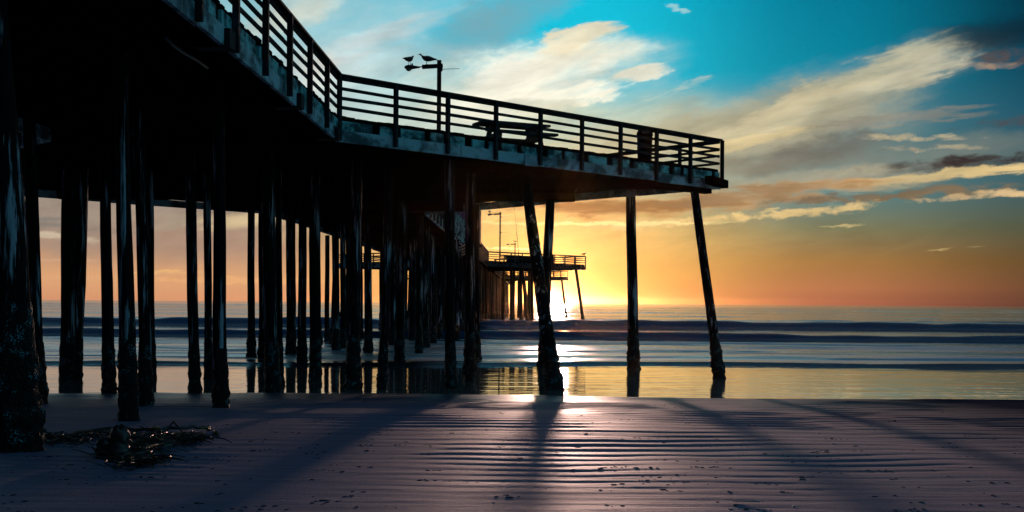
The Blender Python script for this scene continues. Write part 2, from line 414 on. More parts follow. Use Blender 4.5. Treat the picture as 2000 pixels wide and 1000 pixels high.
# ------------------------------------------------------------------ value noise for terrain
def vnoise(x, y, seed=0):
    r = np.random.default_rng(seed); T = r.random((256,256))
    xi = np.floor(x).astype(int); yi = np.floor(y).astype(int); fx = x-xi; fy = y-yi
    fx = fx*fx*(3-2*fx); fy = fy*fy*(3-2*fy)
    g = lambda i, j: T[i % 256, j % 256]
    return (g(xi,yi)*(1-fx)+g(xi+1,yi)*fx)*(1-fy)+(g(xi,yi+1)*(1-fx)+g(xi+1,yi+1)*fx)*fy
def grid_obj(name, xs, ys, zf, material, extra=None, fan=False):
    Xg, Yg = np.meshgrid(xs, ys)
    if fan: Xg = Xg*Yg
    Zg = zf(Xg, Yg); nx, ny = len(xs), len(ys)
    v = np.stack([Xg, Yg, Zg], -1).reshape(-1, 3)
    i = np.arange(nx*ny).reshape(ny, nx)
    f = np.stack([i[:-1,:-1], i[:-1,1:], i[1:,1:], i[1:,:-1]], -1).reshape(-1, 4)
    me = bpy.data.meshes.new(name)
    me.vertices.add(len(v)); me.vertices.foreach_set('co', v.ravel().astype(np.float32))
    me.loops.add(f.size); me.loops.foreach_set('vertex_index', f.ravel().astype(np.int32))
    me.polygons.add(len(f)); me.polygons.foreach_set('loop_start', np.arange(0, f.size, 4, dtype=np.int32))
    me.polygons.foreach_set('loop_total', np.full(len(f), 4, dtype=np.int32))
    me.update(calc_edges=True); me.validate()
    me.polygons.foreach_set('use_smooth', np.ones(len(f), dtype=bool))
    me.materials.append(MATS[material])
    if extra:
        for k, fn in extra.items():
            a = me.attributes.new(k, 'FLOAT', 'POINT'); a.data.foreach_set('value', fn(Xg, Yg).ravel().astype(np.float32))
    o = bpy.data.objects.new(name, me); COL.objects.link(o); o['kind'] = 'structure'
    return o

GY = [-400, -60, 0, 9, 12.6, 16.2, 21.2, 25, 27.2, 28.2, 42, 90, 3200]
GZ = [-.2, -.7, -1.52, -1.70, -1.78, -1.88, -2.10, -2.30, -2.392, -2.44, -2.75, -4.2, -9]
def gz(y): return float(np.interp(y, GY, GZ))
def zsand(x, y):
    z = np.interp(y, GY, GZ)
    wp = (vnoise(x*.16+3, y*.30, 1)-.5)*.95+(vnoise(x*.55, y*.8, 2)-.5)*.36+(vnoise(x*1.7, y*.9, 6)-.5)*.12+(vnoise(x*.04, y*.1, 5)-.5)*2.0+.012*x
    yw = np.maximum(y+wp*.8, 1.); ph = np.log(.36+.022*np.maximum(yw-9, -8))/.022
    yv = np.maximum(y+wp*.5+.09*x+(vnoise(x*.4+30, y*.5, 77)-.5)*.6, 1.); ph2 = np.log(.36+.022*np.maximum(yv-9, -8))/.022+.37
    bl = np.clip((vnoise(x*.5+7, y*.45, 78)-.5)*5+.4, 0, 1)
    rp = np.sin(2*np.pi*ph)*(1-bl)+np.sin(2*np.pi*ph2)*bl; rp = np.where(rp > 0, rp*.55, rp)+.25*np.sin(4*np.pi*ph+x*.3)
    amp = .0030+.0085*np.clip(vnoise(x*.5+9, y*.6, 3)*2.0-.5, 0, 1)*(.5+.8*vnoise(x*1.1, y*.8, 23))*(1+np.clip(y-12, 0, 16)*.075)
    amp *= np.clip((y-8.5)/5, .22, 1)*np.clip(1-(y-25.5)/3.2, .7, 1)
    z = z+rp*amp+(vnoise(x*2.5, y*5, 4)-.5)*.004*np.clip((28-y)/4, 0, 1)+(vnoise(x*.3, y*.5, 8)-.5)*.02*np.clip((28-y)/6, 0, 1)+(vnoise(x*.16, y*.6, 18)-.5)*.05*np.clip((y-24)/3, 0, 1)
    return z
xs = np.concatenate([-np.geomspace(1600, 15, 34), np.arange(-14.9, 15, .14), np.geomspace(15.1, 1600, 34)])
ys = np.concatenate([np.linspace(-400, 4, 24), np.arange(4.5, 7.8, .12), np.arange(7.8, 29, .042), np.geomspace(29.3, 3100, 26)])
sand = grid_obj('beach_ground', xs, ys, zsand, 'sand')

def edgeY(x): return 40.6+.9*np.sin(x*.09+1.)+.35*np.sin(x*.31)-(np.clip(8-x, 0, 12))*.10
def zfilm(x, y): return -2.4+(vnoise(x*.5, y*2.2, 21)-.5)*.002+0*x
film = grid_obj('wet_sand', np.concatenate([-np.geomspace(1500, 30, 14), np.arange(-29, 29.5, .5), np.geomspace(30, 1500, 14)]), np.arange(26.8, 44.6, .12), zfilm, 'wet_film')

def waves(x, y):
    z = np.zeros_like(x)
    # swash bore, two breakers and low swell behind them; each is steep towards the beach
    for (Yc, h, wf, wb, fx, sd_) in ((0, .13, .2, 3.6, .05, 0), (46.3,.06,.7,1.8,.03,13), (53,.05,.8,2.2,.02,14), (70.5, .46, .50, 3.0, .02, 3), (99.5, .66, 1.0, 6.0, .013, 4), (141, .28, 2.5, 6, .01, 6), (185,.3,3,9,.008,9), (250,.4,4,12,.006,10), (340,.5,6,16,.005,11), (480,.6,8,24,.004,12)):
        yc = (edgeY(x)+.45) if Yc == 0 else Yc+(vnoise(x*fx+sd_, x*0+sd_, sd_+30)-.5)*Yc*.035+(vnoise(x*.12, x*0, 33)-.5)*.9+(vnoise(x*.33, x*0, 34+sd_)-.5)*(.9 if Yc < 60 else .5)
        hh = h*(.72+.56*vnoise(x*fx*2+5, x*0, sd_+40))*(1+.35*(vnoise(x*.35, y*.3, 51)-.5)+.3*(vnoise(x*.11, y*0, 52)-.5))
        d = y-yc
        z = z+hh*np.where(d < 0, np.exp(-(d/wf)**2), np.exp(-(d/wb)**2))
    return z
def zsea(x, y):
    z = -2.4+waves(x, y)+((vnoise(x*.16, y*.5, 60)-.5)*.07+(vnoise(x*.5, y*1.2, 61)-.5)*.02)*np.clip((y-edgeY(x)-.5)/3, 0, 1)
    sub = np.clip((edgeY(x)-y)/.25, 0, 1)
    return z-sub*.3
def ffoam(x, y):
    f = np.zeros_like(x)
    f = f+.15+1.1*np.exp(-((y-47-4*(vnoise(x*.06, y*0, 70)-.5))/5.0)**2)+.75*np.exp(-((y-59)/8.0)**2)+.55*np.exp(-((y-78)/5)**2)+.9*np.exp(-((y-106)/3.5)**2)
    f = f+.35*np.exp(-((y-125)/20)**2)
    pier = np.exp(-((x+5.5)/5.5)**2)*np.exp(-((y-50)/10)**2)
    f = f+.9*pier
    f = f-1.1*np.exp(-((y-(edgeY(x)+.3))/.7)**2)
    for Yc, sd_, fx in ((70.5,3,.02), (99.5,4,.013)):
        yc = Yc+(vnoise(x*fx+sd_, x*0+sd_, sd_+30)-.5)*Yc*.035
        f = f-1.6*((y < yc+.1) & (y > yc-2.4))
    f = f+1.5*np.exp(-((y-101.5)/2.2)**2)*np.exp(-((x+1)/11)**2)
    return np.clip(f, -1, 1.2)
def fface(x, y):
    f = np.zeros_like(x)
    for Yc, sd_, fx in ((70.5,3,.02), (99.5,4,.013)):
        yc = Yc+(vnoise(x*fx+sd_, x*0+sd_, sd_+30)-.5)*Yc*.035
        f = np.maximum(f, ((y < yc+.3) & (y > yc-2.6))*1.)
    return f
yy = [38.6]
while yy[-1] < 130: yy.append(yy[-1]+max(.11, yy[-1]*.0026))
while yy[-1] < 3000: yy.append(yy[-1]*1.012)
sea = grid_obj('sea', np.linspace(-1.15, 1.15, 300), np.array(yy), zsea, 'sea_water', {'foam': ffoam, 'face': fface}, fan=True)

# ------------------------------------------------------------------ pier frame
DX, DY_ = .0178, 1.0
_l = math.hypot(DX, DY_); D = Vector((DX/_l, DY_/_l, 0)); T = Vector((D.y, -D.x, 0)); O = Vector((-4.75, 0, 0)); UP = Vector((0,0,1))
PW_ = 7.0
def wp(s, t, z): return O+D*s+T*t+UP*z
def st(x, y):
    v = Vector((x, y, 0))-O; return v.dot(D), v.dot(T)
S1, ST, S2 = 25.9, 36.0, 47.2; TW = 11.05
PLAT = [0, 89.5, 149.0]
def tr(s):
    for o in PLAT:
        if S1+o <= s <= ST+o: return TW*(s-S1-o)/(ST-S1)
        if ST+o < s <= S2+o: return TW*(S2+o-s)/(S2-ST)
    return 0.
def tl(s): return -PW_-tr(s)
SEND = 240
ZD, ZF, ZR = 4.50, 3.86, 5.52
pier = empty('wooden_pier', (-8, 30, gz(30)))
tag(pier, 'long timber pier on tall crooked piles crossing the beach into the sea', 'pier')
bpy.context.view_layer.update()
PIN = Matrix.Translation(-Vector(pier.location))
def part(mb, name, material, parent=None, smooth=False, label=None):
    off = Vector(pier.location)
    if parent is None or parent is pier:
        mb.v = [tuple(Vector(p)-off) for p in mb.v]; o = mb.build(name, material, pier, smooth)
    else:
        mb.v = [tuple(Vector(p)-off) for p in mb.v]; o = mb.build(name, material, parent, smooth)
    if label: o['label'] = label
    return o
# deck planks (laid across), slightly uneven ends
mb = MB(); s = -25.
while s < SEND:
    wd = .19+random.random()*.03; s1 = s+wd-.012
    a0, a1, b0, b1 = tl(s), tl(s1), tr(s), tr(s1)
    j1, j2 = random.uniform(-.02,.07), random.uniform(-.02,.07); zt = ZD+random.uniform(-.012,.015); zb = ZD-.085
    b = len(mb.v)
    for (ss_, a_, b_) in ((s, a0-j1, b0+j2), (s1, a1-j1, b1+j2)):
        for z in (zb, zt):
            mb.v.append(tuple(wp(ss_, a_, z))); mb.v.append(tuple(wp(ss_, b_, z)))
    for q in ((0,1,3,2),(4,6,7,5),(0,4,5,1),(2,3,7,6),(0,2,6,4),(1,5,7,3)): mb.f.append(tuple(b+i for i in q))
    s += wd
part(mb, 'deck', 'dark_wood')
# caps (across) and joists (along)
bents = [-18,-13,-8,-3.3,1.5,6.7,12.2,16.3,21.3,26.6,31.2,36.0,40.6,45.2]
b_ = 50.; 
while b_ < SEND: bents.append(b_); b_ += 4.8
for i, s in enumerate(bents):
    e = .35
    mb = MB().beam(wp(s, tl(s)+.12 if abs(s-36) > .1 else tl(s)+.9, 3.995), wp(s, tr(s)-.12 if abs(s-36) > .1 else tr(s)-.35, 3.995), .32, .30)
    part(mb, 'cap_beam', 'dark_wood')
t_ = -PW_+.3-10.4; nj = 0
while t_ < TW-.6:
    for o in ([None] if -PW_ < t_ < 0 else PLAT):
        if o is None: s0, s1 = -25, SEND-.2
        else:
            d = t_ if t_ > 0 else -PW_-t_
            if d <= .25: continue
            s0 = S1+o+(ST-S1)*d/TW+.25; s1 = S2+o-(S2-ST)*d/TW-.25
            if s1-s0 < .6: continue
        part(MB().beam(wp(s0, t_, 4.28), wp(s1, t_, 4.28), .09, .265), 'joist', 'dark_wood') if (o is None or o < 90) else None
    t_ += .62 if not (-PW_ < t_ < 0) else .75

wood('far_pile_wood', (.004,.003,.003), (.02,.014,.012), (6,6,.6))
wood('far_rim', (.010,.010,.012), (.05,.06,.06))
def edge_run(p0, p1, outward, nb, first_post=True, last_post=True, fancy=False, balus=None, joinext=(0,0), far=False):
    """rim of the deck and the railing above it between two (s,t) points"""
    A, B = wp(*p0, 0), wp(*p1, 0); d = (B-A); L = d.length; d.normalize(); n = outward.normalized()
    at = lambda k, z, off=0: A+d*(L*k)+UP*z+n*off
    # lower plank in lengths, butted with small gaps
    mb = MB(); k = 0; 
    while k < L-.05:
        l = min(random.uniform(3.2, 4.6), L-k)
        if L-k-l < 1: l = L-k
        zz = random.uniform(-.022,.022)
        mb.beam(at((k+.016)/L, 4.005+zz, .03), at((k+l-.016)/L, 4.005+zz, .03), .075, .29)
        k += l
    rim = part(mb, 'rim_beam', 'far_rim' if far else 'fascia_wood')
    mb = MB().beam(at(0, 4.283, -.04), at(1, 4.283, -.04), .05, .262)
    part(mb, 'backing_board', 'dark_wood', rim)
    mb = MB(); k = .05
    while k < L-.2:
        l = random.choice((.3,.42,.55,.75,.95)) if fancy else random.choice((.9,1.4,2.))
        l = min(l, L-.05-k)
        h = random.uniform(.22,.255)
        mb.beam(at(k/L, 4.155+h/2, .022), at((k+l)/L, 4.155+h/2, .022), .06, h)
        k += l+random.uniform(.12,.3)
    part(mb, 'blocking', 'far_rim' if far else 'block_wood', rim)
    # handrail
    e0, e1 = joinext
    mb = MB().beam(at(-e0/L, ZR-.02, .045), at(1+e1/L, ZR-.02, .045), .17, .042)
    mb.beam(at(0, ZR-.09, .0), at(1, ZR-.09, .0), .045, .095)
    rl = part(mb, 'railing', 'rail_wood')
    for zc in (ZR-.34, ZR-.565, ZR-.80):
        mb = MB(); zj = [zc+random.uniform(-.010,.010) for _ in range(nb+1)]
        for i in range(nb):
            dz = random.uniform(-.006,.006)
            mb.beam(at(i/nb+.0005, zj[i]+dz), at((i+1)/nb-.0005, zj[i+1]+dz), .04, .078+random.uniform(-.006,.006))
        part(mb, 'rail', 'rail_wood', rl)
    bm = MB()
    for i in range(nb+1):
        if (i == 0 and not first_post) or (i == nb and not last_post): continue
        part(MB().beam(at(i/nb, 3.885+random.uniform(-.03,.03), .115), at(i/nb, ZR-.045, .115), .09, .105, up=n), 'post', 'post_wood', rl)
        for zb in (3.97, 4.12, 4.3): bm.tube([at(i/nb, zb, .16), at(i/nb, zb, .178)], .016, 6)
    if bm.v: part(bm, 'post_bolts', 'bolt_metal', rl)
    if balus == 'lattice':
        mb = MB(); q = .22; kk = -1.
        while kk < L:
            for sg in (1,-1):
                z0, z1 = ZD+.06, ZR-.12; hgt = z1-z0
                ka, kb = kk, kk+hgt; zA, zB = (z0, z1) if sg == 1 else (z1, z0)
                if ka >= 0 and kb <= L: mb.beam(at(ka/L, zA, .02*sg+.05), at(kb/L, zB, .02*sg+.05), .012, .07, up=n)
            kk += q
        part(mb, 'lattice', 'rail_wood', rl)
    elif balus == 'slats':
        kk = .3
        while kk < L-.1:
            part(MB().beam(at(kk/L, 3.95, .10), at(kk/L, ZR-.05, .10), .03, .34, up=n), 'baluster', 'block_wood', rl); kk += .95
nr = T.copy(); nl = -T
for j, o in enumerate(PLAT):
    prev = -16.7 if j == 0 else PLAT[j-1]+S2
    fr = (T*(ST-S1)-D*TW); bk = (T*(S2-ST)+D*TW); frl = (-T*(ST-S1)-D*TW); bkl = (-T*(S2-ST)+D*TW)
    Lr = (S1+o)-prev
    if j == 0:
        edge_run((prev, 0), (S1+o, 0), nr, max(1, round(Lr/1.83)), last_post=False)
    elif j == 1:
        edge_run((prev, 0), (62.0, 0), nr, 8, last_post=False)
        edge_run((62.0, 0), (72.0, 0), nr, 5, balus='slats')
        edge_run((84.0, 0), (S1+o, 0), nr, 17, balus='lattice', far=True)
    else:
        edge_run((prev, 0), (S1+o, 0), nr, max(1, round(Lr/1.83)), last_post=False, far=True)
    edge_run((S1+o, 0), (ST+o, TW), fr, 9, fancy=True, far=j > 0)
    edge_run((S2+o, 0), (ST+o, TW), bk, 9, last_post=False, fancy=(j==0))
    if j < 2:
        edge_run((prev, -PW_), (S1+o, -PW_), nl, max(1, round(Lr/1.83)), last_post=False)
        edge_run((S1+o, -PW_), (ST+o, -PW_-TW), frl, 9)
        edge_run((S2+o, -PW_), (ST+o, -PW_-TW), bkl, 9, last_post=False)
edge_run((S2+PLAT[2], 0), (SEND, 0), nr, 24)
# pale replacement plank on the near rim, bracket beam at the tip, cable under the near edge
A, B = wp(S1, 0, 0), wp(ST, TW, 0); dd = (B-A).normalized(); nn = (T*(ST-S1)-D*TW).normalized(); LL = (B-A).length
def fa(k, z, off): return A+dd*(LL*k)+UP*z+nn*off
part(MB().beam(fa(.407,4.0,.085), fa(.437,4.0,.085), .03, .31), 'patch_board', 'pale_wood', label='pale newer board')
part(MB().beam(wp(ST-1.2, TW-.55, 4.03), wp(ST+.2, TW+.22, 4.03), .26, .26), 'tip_beam', 'dark_wood')
part(MB().beam(wp(ST-2.4, TW-3.2, 3.78), wp(ST+.05, TW-.35, 3.80), .28, .20), 'tip_cap', 'dark_wood')
part(MB().tube([wp(15.2+i*.4, -.5, 3.74-.02*math.sin(i*1.1)) for i in range(6)], .022, 6), 'conduit', 'bolt_metal', smooth=True)
for s in (12.2, 16.3, 21.3, 25.4):
    part(MB().beam(wp(s, -.4, 3.985), wp(s, .16, 3.985), .30, .29), 'corbel', 'post_wood')

# ------------------------------------------------------------------ piles
def pile(base, top, d0, d1, crust_h, seed, parent=pier, crust_amt=1., mt='pile_wood'):
    r = random.Random(seed); base, top = Vector(base), Vector(top)
    N = 14; rows = 16; rings = []; ax = top-base
    bow = Vector((r.uniform(-1,1), r.uniform(-1,1), 0))*.035
    ph = r.random()*6
    for i in range(rows+1):
        k = i/rows; c = base+ax*k+bow*math.sin(math.pi*k)+Vector((math.sin(k*9+ph), math.cos(k*7+ph), 0))*.008
        rad = (d0*(1-k)+d1*k)/2
        rings.append([c+Vector((math.cos(a), math.sin(a), 0))*rad*(1+.05*math.sin(3*a+ph+k*2)+r.uniform(-.025,.025)) for a in [2*math.pi*j/N for j in range(N)]])
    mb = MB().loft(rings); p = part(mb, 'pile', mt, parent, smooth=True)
    if crust_h > 0:
        N = 20; rows = max(6, int(crust_h/.055)); rings = []; L = ax.length
        b0 = max(0., (gz(base.y)-.05-base.z)/L)
        lump = [r.uniform(.0, 1.) for _ in range(40)]
        for i in range(rows+1):
            k = b0+(i/rows)*crust_h/L; c = base+ax*k+bow*math.sin(math.pi*k)
            rad = (d0*(1-k)+d1*k)/2
            q = i/rows; env = (1-q)**.7
            fat = .010*env+.052*crust_amt*env*(.5+.8*math.sin(q*9+ph)**2)
            rings.append([c+Vector((math.cos(a), math.sin(a), 0))*(rad*(1.02 if q < .85 else .985)+fat*(.35+1.1*r.random()**1.5)*(1. if i < rows else .1)) for a in [2*math.pi*j/N for j in range(N)]])
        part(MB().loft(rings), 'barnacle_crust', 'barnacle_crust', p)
    return p
def ybase(px, py):
    u, v = ray(px, py)
    lo, hi = 6., 80.
    for _ in range(50):
        m_ = (lo+hi)/2; zg = max(gz(m_), -2.43) if m_ > 27 else gz(m_)
        if v*m_ > zg: lo = m_
        else: hi = m_
    return lo
# base x, base y, top x, top y (where the top meets the caps), width at base px, width at top px, crust height
NP = [
 (34,880,-14,60,84,60,1.2), (253,822,236,60,35,26,.75), (283,793,268,240,25,22,.7), (432,796,429,190,29,22,.6),
 (78,788,64,380,28,24,.7), (132,744,134,380,31,29,.9), (145,743,158,380,26,28,.8), (214,768,206,330,25,20,.8), (297,742,292,380,15,16,.9),
 (381,768,371,330,21,21,.75), (407,741,405,380,15,15,.9),
 (491,700,490,400,15,14,1.2), (514,706,512,400,17,15,1.1), (533,767,524,330,29,26,.8), (548,753,546,400,12,12,.9),
 (568,696,567,430,19,19,1.1), (590,711,592,430,18,16,1.0), (616,741,614,430,22,24,.9), (639,668,640,450,10,9,1.1),
 (656,686,655,455,16,13,1.1), (669,683,669,455,12,11,1.1), (690,762,697,400,26,22,1.0), (719,691,716,400,17,14,1.1),
 (745,762,757,400,18,19,.9), (767,676,768,430,16,14,1.2), (780,712,787,410,17,19,1.1), (806,667,807,430,15,14,1.2), (818,694,820,420,14,14,1.1),
 (832,681,834,430,13,12,1.1), (846,671,846,430,13,11,1.1), (859,663,860,430,11,10,1.1),
 (882,762,880,390,21,21,.8), (894,666,893,430,9,9,1.), (917,746,919,380,20,20,1.1), (931,709,929,400,15,14,1.1),
 (1084,763,1026,340,33,20,1.0), (1062,716,1074,392,21,18,1.2), (1237,722,1232,380,22,20,1.2), (1405,741,1355,366,21,17,1.0),
]
npile = 0
for i, (bx, by, tx, ty, wb, wt, ch) in enumerate(NP):
    Yb = ybase(bx, by); ub, vb = ray(bx, by); zb = vb*Yb
    # the top sits under the caps; lean in x only, plus the lean in y that the photograph's top height asks for on the raked piles
    Yt = Yb
    if i in (35, 38):
        Yt = 4.0/ray(tx, ty)[1] if i == 35 else 3.85/ray(tx, ty)[1]
    u, v = ray(tx, ty)
    zt = min(3.9, v*Yt) if i not in (35, 38) else 3.9
    if i in (35,38): zt = 3.9
    # x position at full height, following the line through both picture points
    xt, xb = u*Yt, ub*Yb; zz = v*Yt
    if i not in (35, 38) and zz > .5:
        k = (3.9-zb)/(zz-zb); xt = xb+(xt-xb)*k; zt = 3.9
    base = Vector((xb, Yb, zb)); top = Vector((xt, Yt, zt)); base = base+(base-top).normalized()*.6
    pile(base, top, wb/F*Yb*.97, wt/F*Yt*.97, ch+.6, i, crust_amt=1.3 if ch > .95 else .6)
    npile += 1
# hidden-from-left infill and the far pier
far = []
for s in bents:
    if s < 52: continue
    if s < 68: cols = (-6.2,)
    else: cols = (-.5, -2.5, -4.6, -6.3)
    for c in cols: far.append((s, c, 0))
for o in PLAT[1:]:
    for (s, t_, lean) in ((ST-1.0, TW-1.0, 1), (ST+.5, TW-4.5, 0), (31.2, 2.6, 0), (31.2, 4.6, 0), (36, 1.6, 0), (36, 3.6, 0), (40.6, 2.6, 0), (40.6, 4.9, 0), (30.2,3.6,1)):
        far.append((s+o, t_, lean))
for o in PLAT[1:2]:
    for (s, t_, lean) in ((31.2,-9.6,0), (36,-9.6,0), (36,-13.,0), (40.6,-9.6,0), (36,-16.8,-1)):
        far.append((s+o, t_, lean))
def pxof(p): return 1000+F*p.x/p.y
stuffmb = None; far.sort(key=lambda q: q[0]-q[1]*.5)
rest = []
for i, (s, t_, lean) in enumerate(far):
    b0 = wp(s+random.uniform(-.25,.25), t_+random.uniform(-.15,.15), -3.6)
    if 726 < pxof(b0) < 740: continue
    top = wp(s, t_+random.uniform(-.12,.12), 3.9)
    if lean: b0 = b0+T*.9*lean-D*.9; 
    if npile < 100:
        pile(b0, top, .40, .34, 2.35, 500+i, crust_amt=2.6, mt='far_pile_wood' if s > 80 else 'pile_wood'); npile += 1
    else: rest.append((b0, top))
mb = MB()
for b0, top in rest:
    pts = [b0+(top-b0)*k for k in (0,.12,.2,.29,.31,.6,1)]
    mb.tube(pts, [.27,.29,.26,.27,.2,.19,.17], 10)
if mb.v: o = part(mb, 'far_piles', 'far_pile_wood', smooth=True); o['kind'] = 'stuff'
# diagonal braces in the bents beyond
for s in bents:
    if 84 < s < 130:
        part(MB().beam(wp(s, -.3, 3.7), wp(s, -5.6, -.9), .10, .24, up=D), 'brace', 'dark_wood')

# ------------------------------------------------------------------ things on the pier
def lamp(s, t_, H, label, rods):
    p = wp(s, t_, ZD+.015); e = empty('lamp_post', p); tag(e, label, 'lamp', 'lamp posts along the pier')
    MB().beam((0,0,0), (0,0,H), .15, .15, up=(0,1,0)).build('pole', 'post_wood', e)
    ua = Vector((-1,0,0)); up_ = (0,0,1)
    MB().beam((.13,0,H-.19), (-.62,0,H-.24), .10, .14).build('arm', 'post_wood', e)
    MB().tube([(-.60,0,H-.235),(-.74,0,H-.24)], .022, 8).build('arm_bracket', 'dark_metal', e, True)
    mb = MB(); L = [(-.70,.045,.03),(-.80,.06,.045),(-.92,.09,.065),(-1.05,.12,.085),(-1.16,.12,.08),(-1.24,.07,.05),(-1.26,.02,.02)]
    rings = []
    for x, ry, rz_ in L: rings.append([(x, ry*math.cos(a), H-.245-.01*(-x)+rz_*math.sin(a)) for a in [2*math.pi*k/12 for k in range(12)]])
    mb.loft(rings).tube([(-.98,0,H-.19),(-.98,0,H-.12)], .032, 8)
    hd = mb.build('lamp_head', 'dark_metal', e, True)
    rings = []
    for z, r_ in ((-.30,.115),(-.345,.105),(-.38,.075),(-.395,.03)): rings.append([(-1.10+r_*math.cos(a), r_*.85*math.sin(a), H+z) for a in [2*math.pi*k/12 for k in range(12)]])
    MB().loft(rings).build('lens', 'lens_glass', hd, True)
    for z, l in rods:
        MB().tube([(.08,0,H-z),(.08+l,0,H-z+.03)], [.012,.008], 6).box((.09,0,H-z), ((1,0,0),(0,1,0),(0,0,1)), (.03,.05,.07)).build('rod_bracket', 'dark_metal', e)
    MB().box((0,0,.02), ((1,0,0),(0,1,0),(0,0,1)), (.13,.13,.02)).build('base_plate', 'dark_metal', e)
    return e
def place_on(px, py, Yw):
    u, v = ray(px, py); return Vector((u*Yw, Yw, v*Yw))
LY = 38.5
q = place_on(858, 118, LY); s_, t_ = st(q.x, q.y); l1 = lamp(s_, t_, q.z-ZD-.015, 'near lamp post standing behind the platform railing with two gulls on its arm', [(.32,.66)])
q2 = place_on(977, 414, 106.); s_, t_ = st(q2.x, q2.y); l2 = lamp(s_, t_, q2.z-ZD-.015, 'tall lamp post farther out beside the lattice railing, one gull on its head', [(.5,.75),(2.05,.75)])
q3 = place_on(1006, 474, 157.); s_, t_ = st(q3.x, q3.y); l3 = lamp(s_, t_, q3.z-ZD-.015, 'smallest and farthest lamp post, seen left of the raked pile', [])

def gull(loc, rz, label, scale=1., hunch=0):
    mb = MB()
    # one continuous loft from tail tip to beak: (x, z, half width, half height)
    sp = [(-.30,.140,.012,.006),(-.24,.148,.03,.012),(-.17,.155,.055,.032),(-.08,.165,.082,.066),(.02,.175,.09,.082),(.10,.19,.078,.074),(.16,.225,.05,.052),(.185,.265,.036,.036),(.20,.295,.036,.036),(.225,.305,.030,.028),(.25,.302,.012,.012),(.29,.295,.006,.006)]
    if hunch: sp = [(x if x < .12 else .12+(x-.12)*.8, z if z < .2 else .2+(z-.2)*.65, a, b) for x, z, a, b in sp]
    rings = []
    for x, z, a, b in sp: rings.append([(x, a*math.cos(k), z+b*math.sin(k)) for k in [2*math.pi*j/12 for j in range(12)]])
    mb.loft(rings)
    o = mb.build('gull', 'gull_grey', None, True)
    for sg in (-1,1):
        MB().tube([(.02,.035*sg,.11),(.035,.035*sg,.05),(.02,.035*sg,.0)], [.009,.007,.006], 6).tube([(.0,.035*sg,.004),(.05,.05*sg,.004)], .006, 5).tube([(.0,.035*sg,.004),(.05,.02*sg,.004)], .006, 5).build('leg', 'gull_leg', o)
        rw = []
        for x, z, a, b in [(.10,.20,.012,.03),(.02,.20,.016,.055),(-.08,.185,.014,.05),(-.2,.165,.010,.022),(-.29,.155,.005,.006)]:
            rw.append([(x, sg*(.078 if x > -.15 else .045)+a*math.cos(k), z+b*math.sin(k)) for k in [2*math.pi*j/8 for j in range(8)]])
        MB().loft(rw).build('wing', 'gull_grey', o, True)
    o.location = loc; o.rotation_euler = (0,0,rz); o.scale = (scale,)*3
    tag(o, label, 'bird', 'gulls perched along the pier'); return o
g = Vector(l1.location); H1 = q.z-ZD-.015
gull(g+Vector((-1.10,0,H1-.165)), R(60), 'hunched gull standing on the head of the near lamp', 1.15)
gull(g+Vector((-.42,0,H1-.155)), R(180), 'gull standing in profile on the wooden arm of the near lamp', 1.2)
g = Vector(l2.location); H2 = q2.z-ZD-.015
gull(g+Vector((-1.06,0,H2-.165)), R(80), 'gull on the lamp head beside the small building', 1.1, 1)
g = Vector(l3.location); H3 = q3.z-ZD-.015
gull(g+Vector((0,0,H3)), R(200), 'gull on top of the farthest lamp post', 1.1)
tp = wp(ST+PLAT[1], TW, ZR)
gull(tp+Vector((-.12,0,.01)), R(5), 'gull on the corner post of the far platform railing, right of the sun', 1.25)

def table(loc, rz, label, L=2.15):
    e = empty('picnic_table', loc, rz); tag(e, label, 'picnic table', 'picnic tables on the pier platforms')
    for k in range(5):
        MB().box((random.uniform(-.03,.03), -.34+k*.17, .76), ((1,0,0),(0,1,0),(0,0,1)), (L/2, .078, .035)).build('table_board', 'table_wood', e, bevel=.006)
    for sg in (-1,1):
        MB().box((.12, sg*.72, .44), ((1,0,0),(0,1,0),(0,0,1)), (L/2-.05, .13, .035)).build('seat', 'table_wood', e, bevel=.006)
        x = sg*(L/2-.42)
        mb = MB().beam((x,-.74,.375), (x,.74,.375), .07, .14).beam((x,-.38,.66), (x,.38,.66), .07, .14)
        for q_ in (-1,1): mb.beam((x+.07,q_*.62,0), (x+.07,q_*.22,.72), .07, .14, up=(1,0,0))
        mb.build('leg_frame', 'table_wood', e)
    return e
c = (place_on(928,238,30.9)+place_on(1068,249,31.9))/2
table((c.x+.0, c.y+.35, ZD+.015), R(24), 'picnic table behind the near platform railing')
c = wp(ST+PLAT[1]-5.2, 2.4, ZD+.015); table(c, R(20), 'small dark picnic table on the far platform behind its railing')

def bin_(loc, label, h=1.06, r=.25):
    e = empty('trash_bin', loc); tag(e, label, 'trash bin', 'domed bins on the pier platforms')
    N = 20; ring = lambda z, rr: [(rr*math.cos(2*math.pi*k/N), rr*math.sin(2*math.pi*k/N), z) for k in range(N)]
    MB().loft([ring(0,r*.86), ring(.03,r*.9), ring(h*.4,r*.95), ring(h*.76,r)]).build('body', 'bin_plastic', e, True)
    MB().loft([ring(h*.76,r*1.06), ring(h*.80,r*1.07), ring(h*.86,r*1.02), ring(h*.93,r*.85), ring(h*.98,r*.5), ring(h,r*.12)]).build('lid', 'bin_plastic', e, True)
    MB().loft([ring(h*.40,r*.965), ring(h*.415,r*.99), ring(h*.45,r*.99), ring(h*.46,r*.975)]).build('band', 'bin_band', e, True)
    MB().box((0,-r*.98,h*.84), ((1,0,0),(0,1,0),(0,0,1)), (.11,.03,.045)).build('flap', 'bin_band', e)
    return e
Yb = 34.2; u, v = ray(1259, 300)
bin_((u*Yb, Yb, ZD+.015), 'domed trash bin inside the near platform railing close to its tip', 1.12)
bin_(wp(ST+PLAT[1]-1.6, 7.0, ZD+.015), 'domed trash bin on the far platform beside the sun', 1.12, .36)
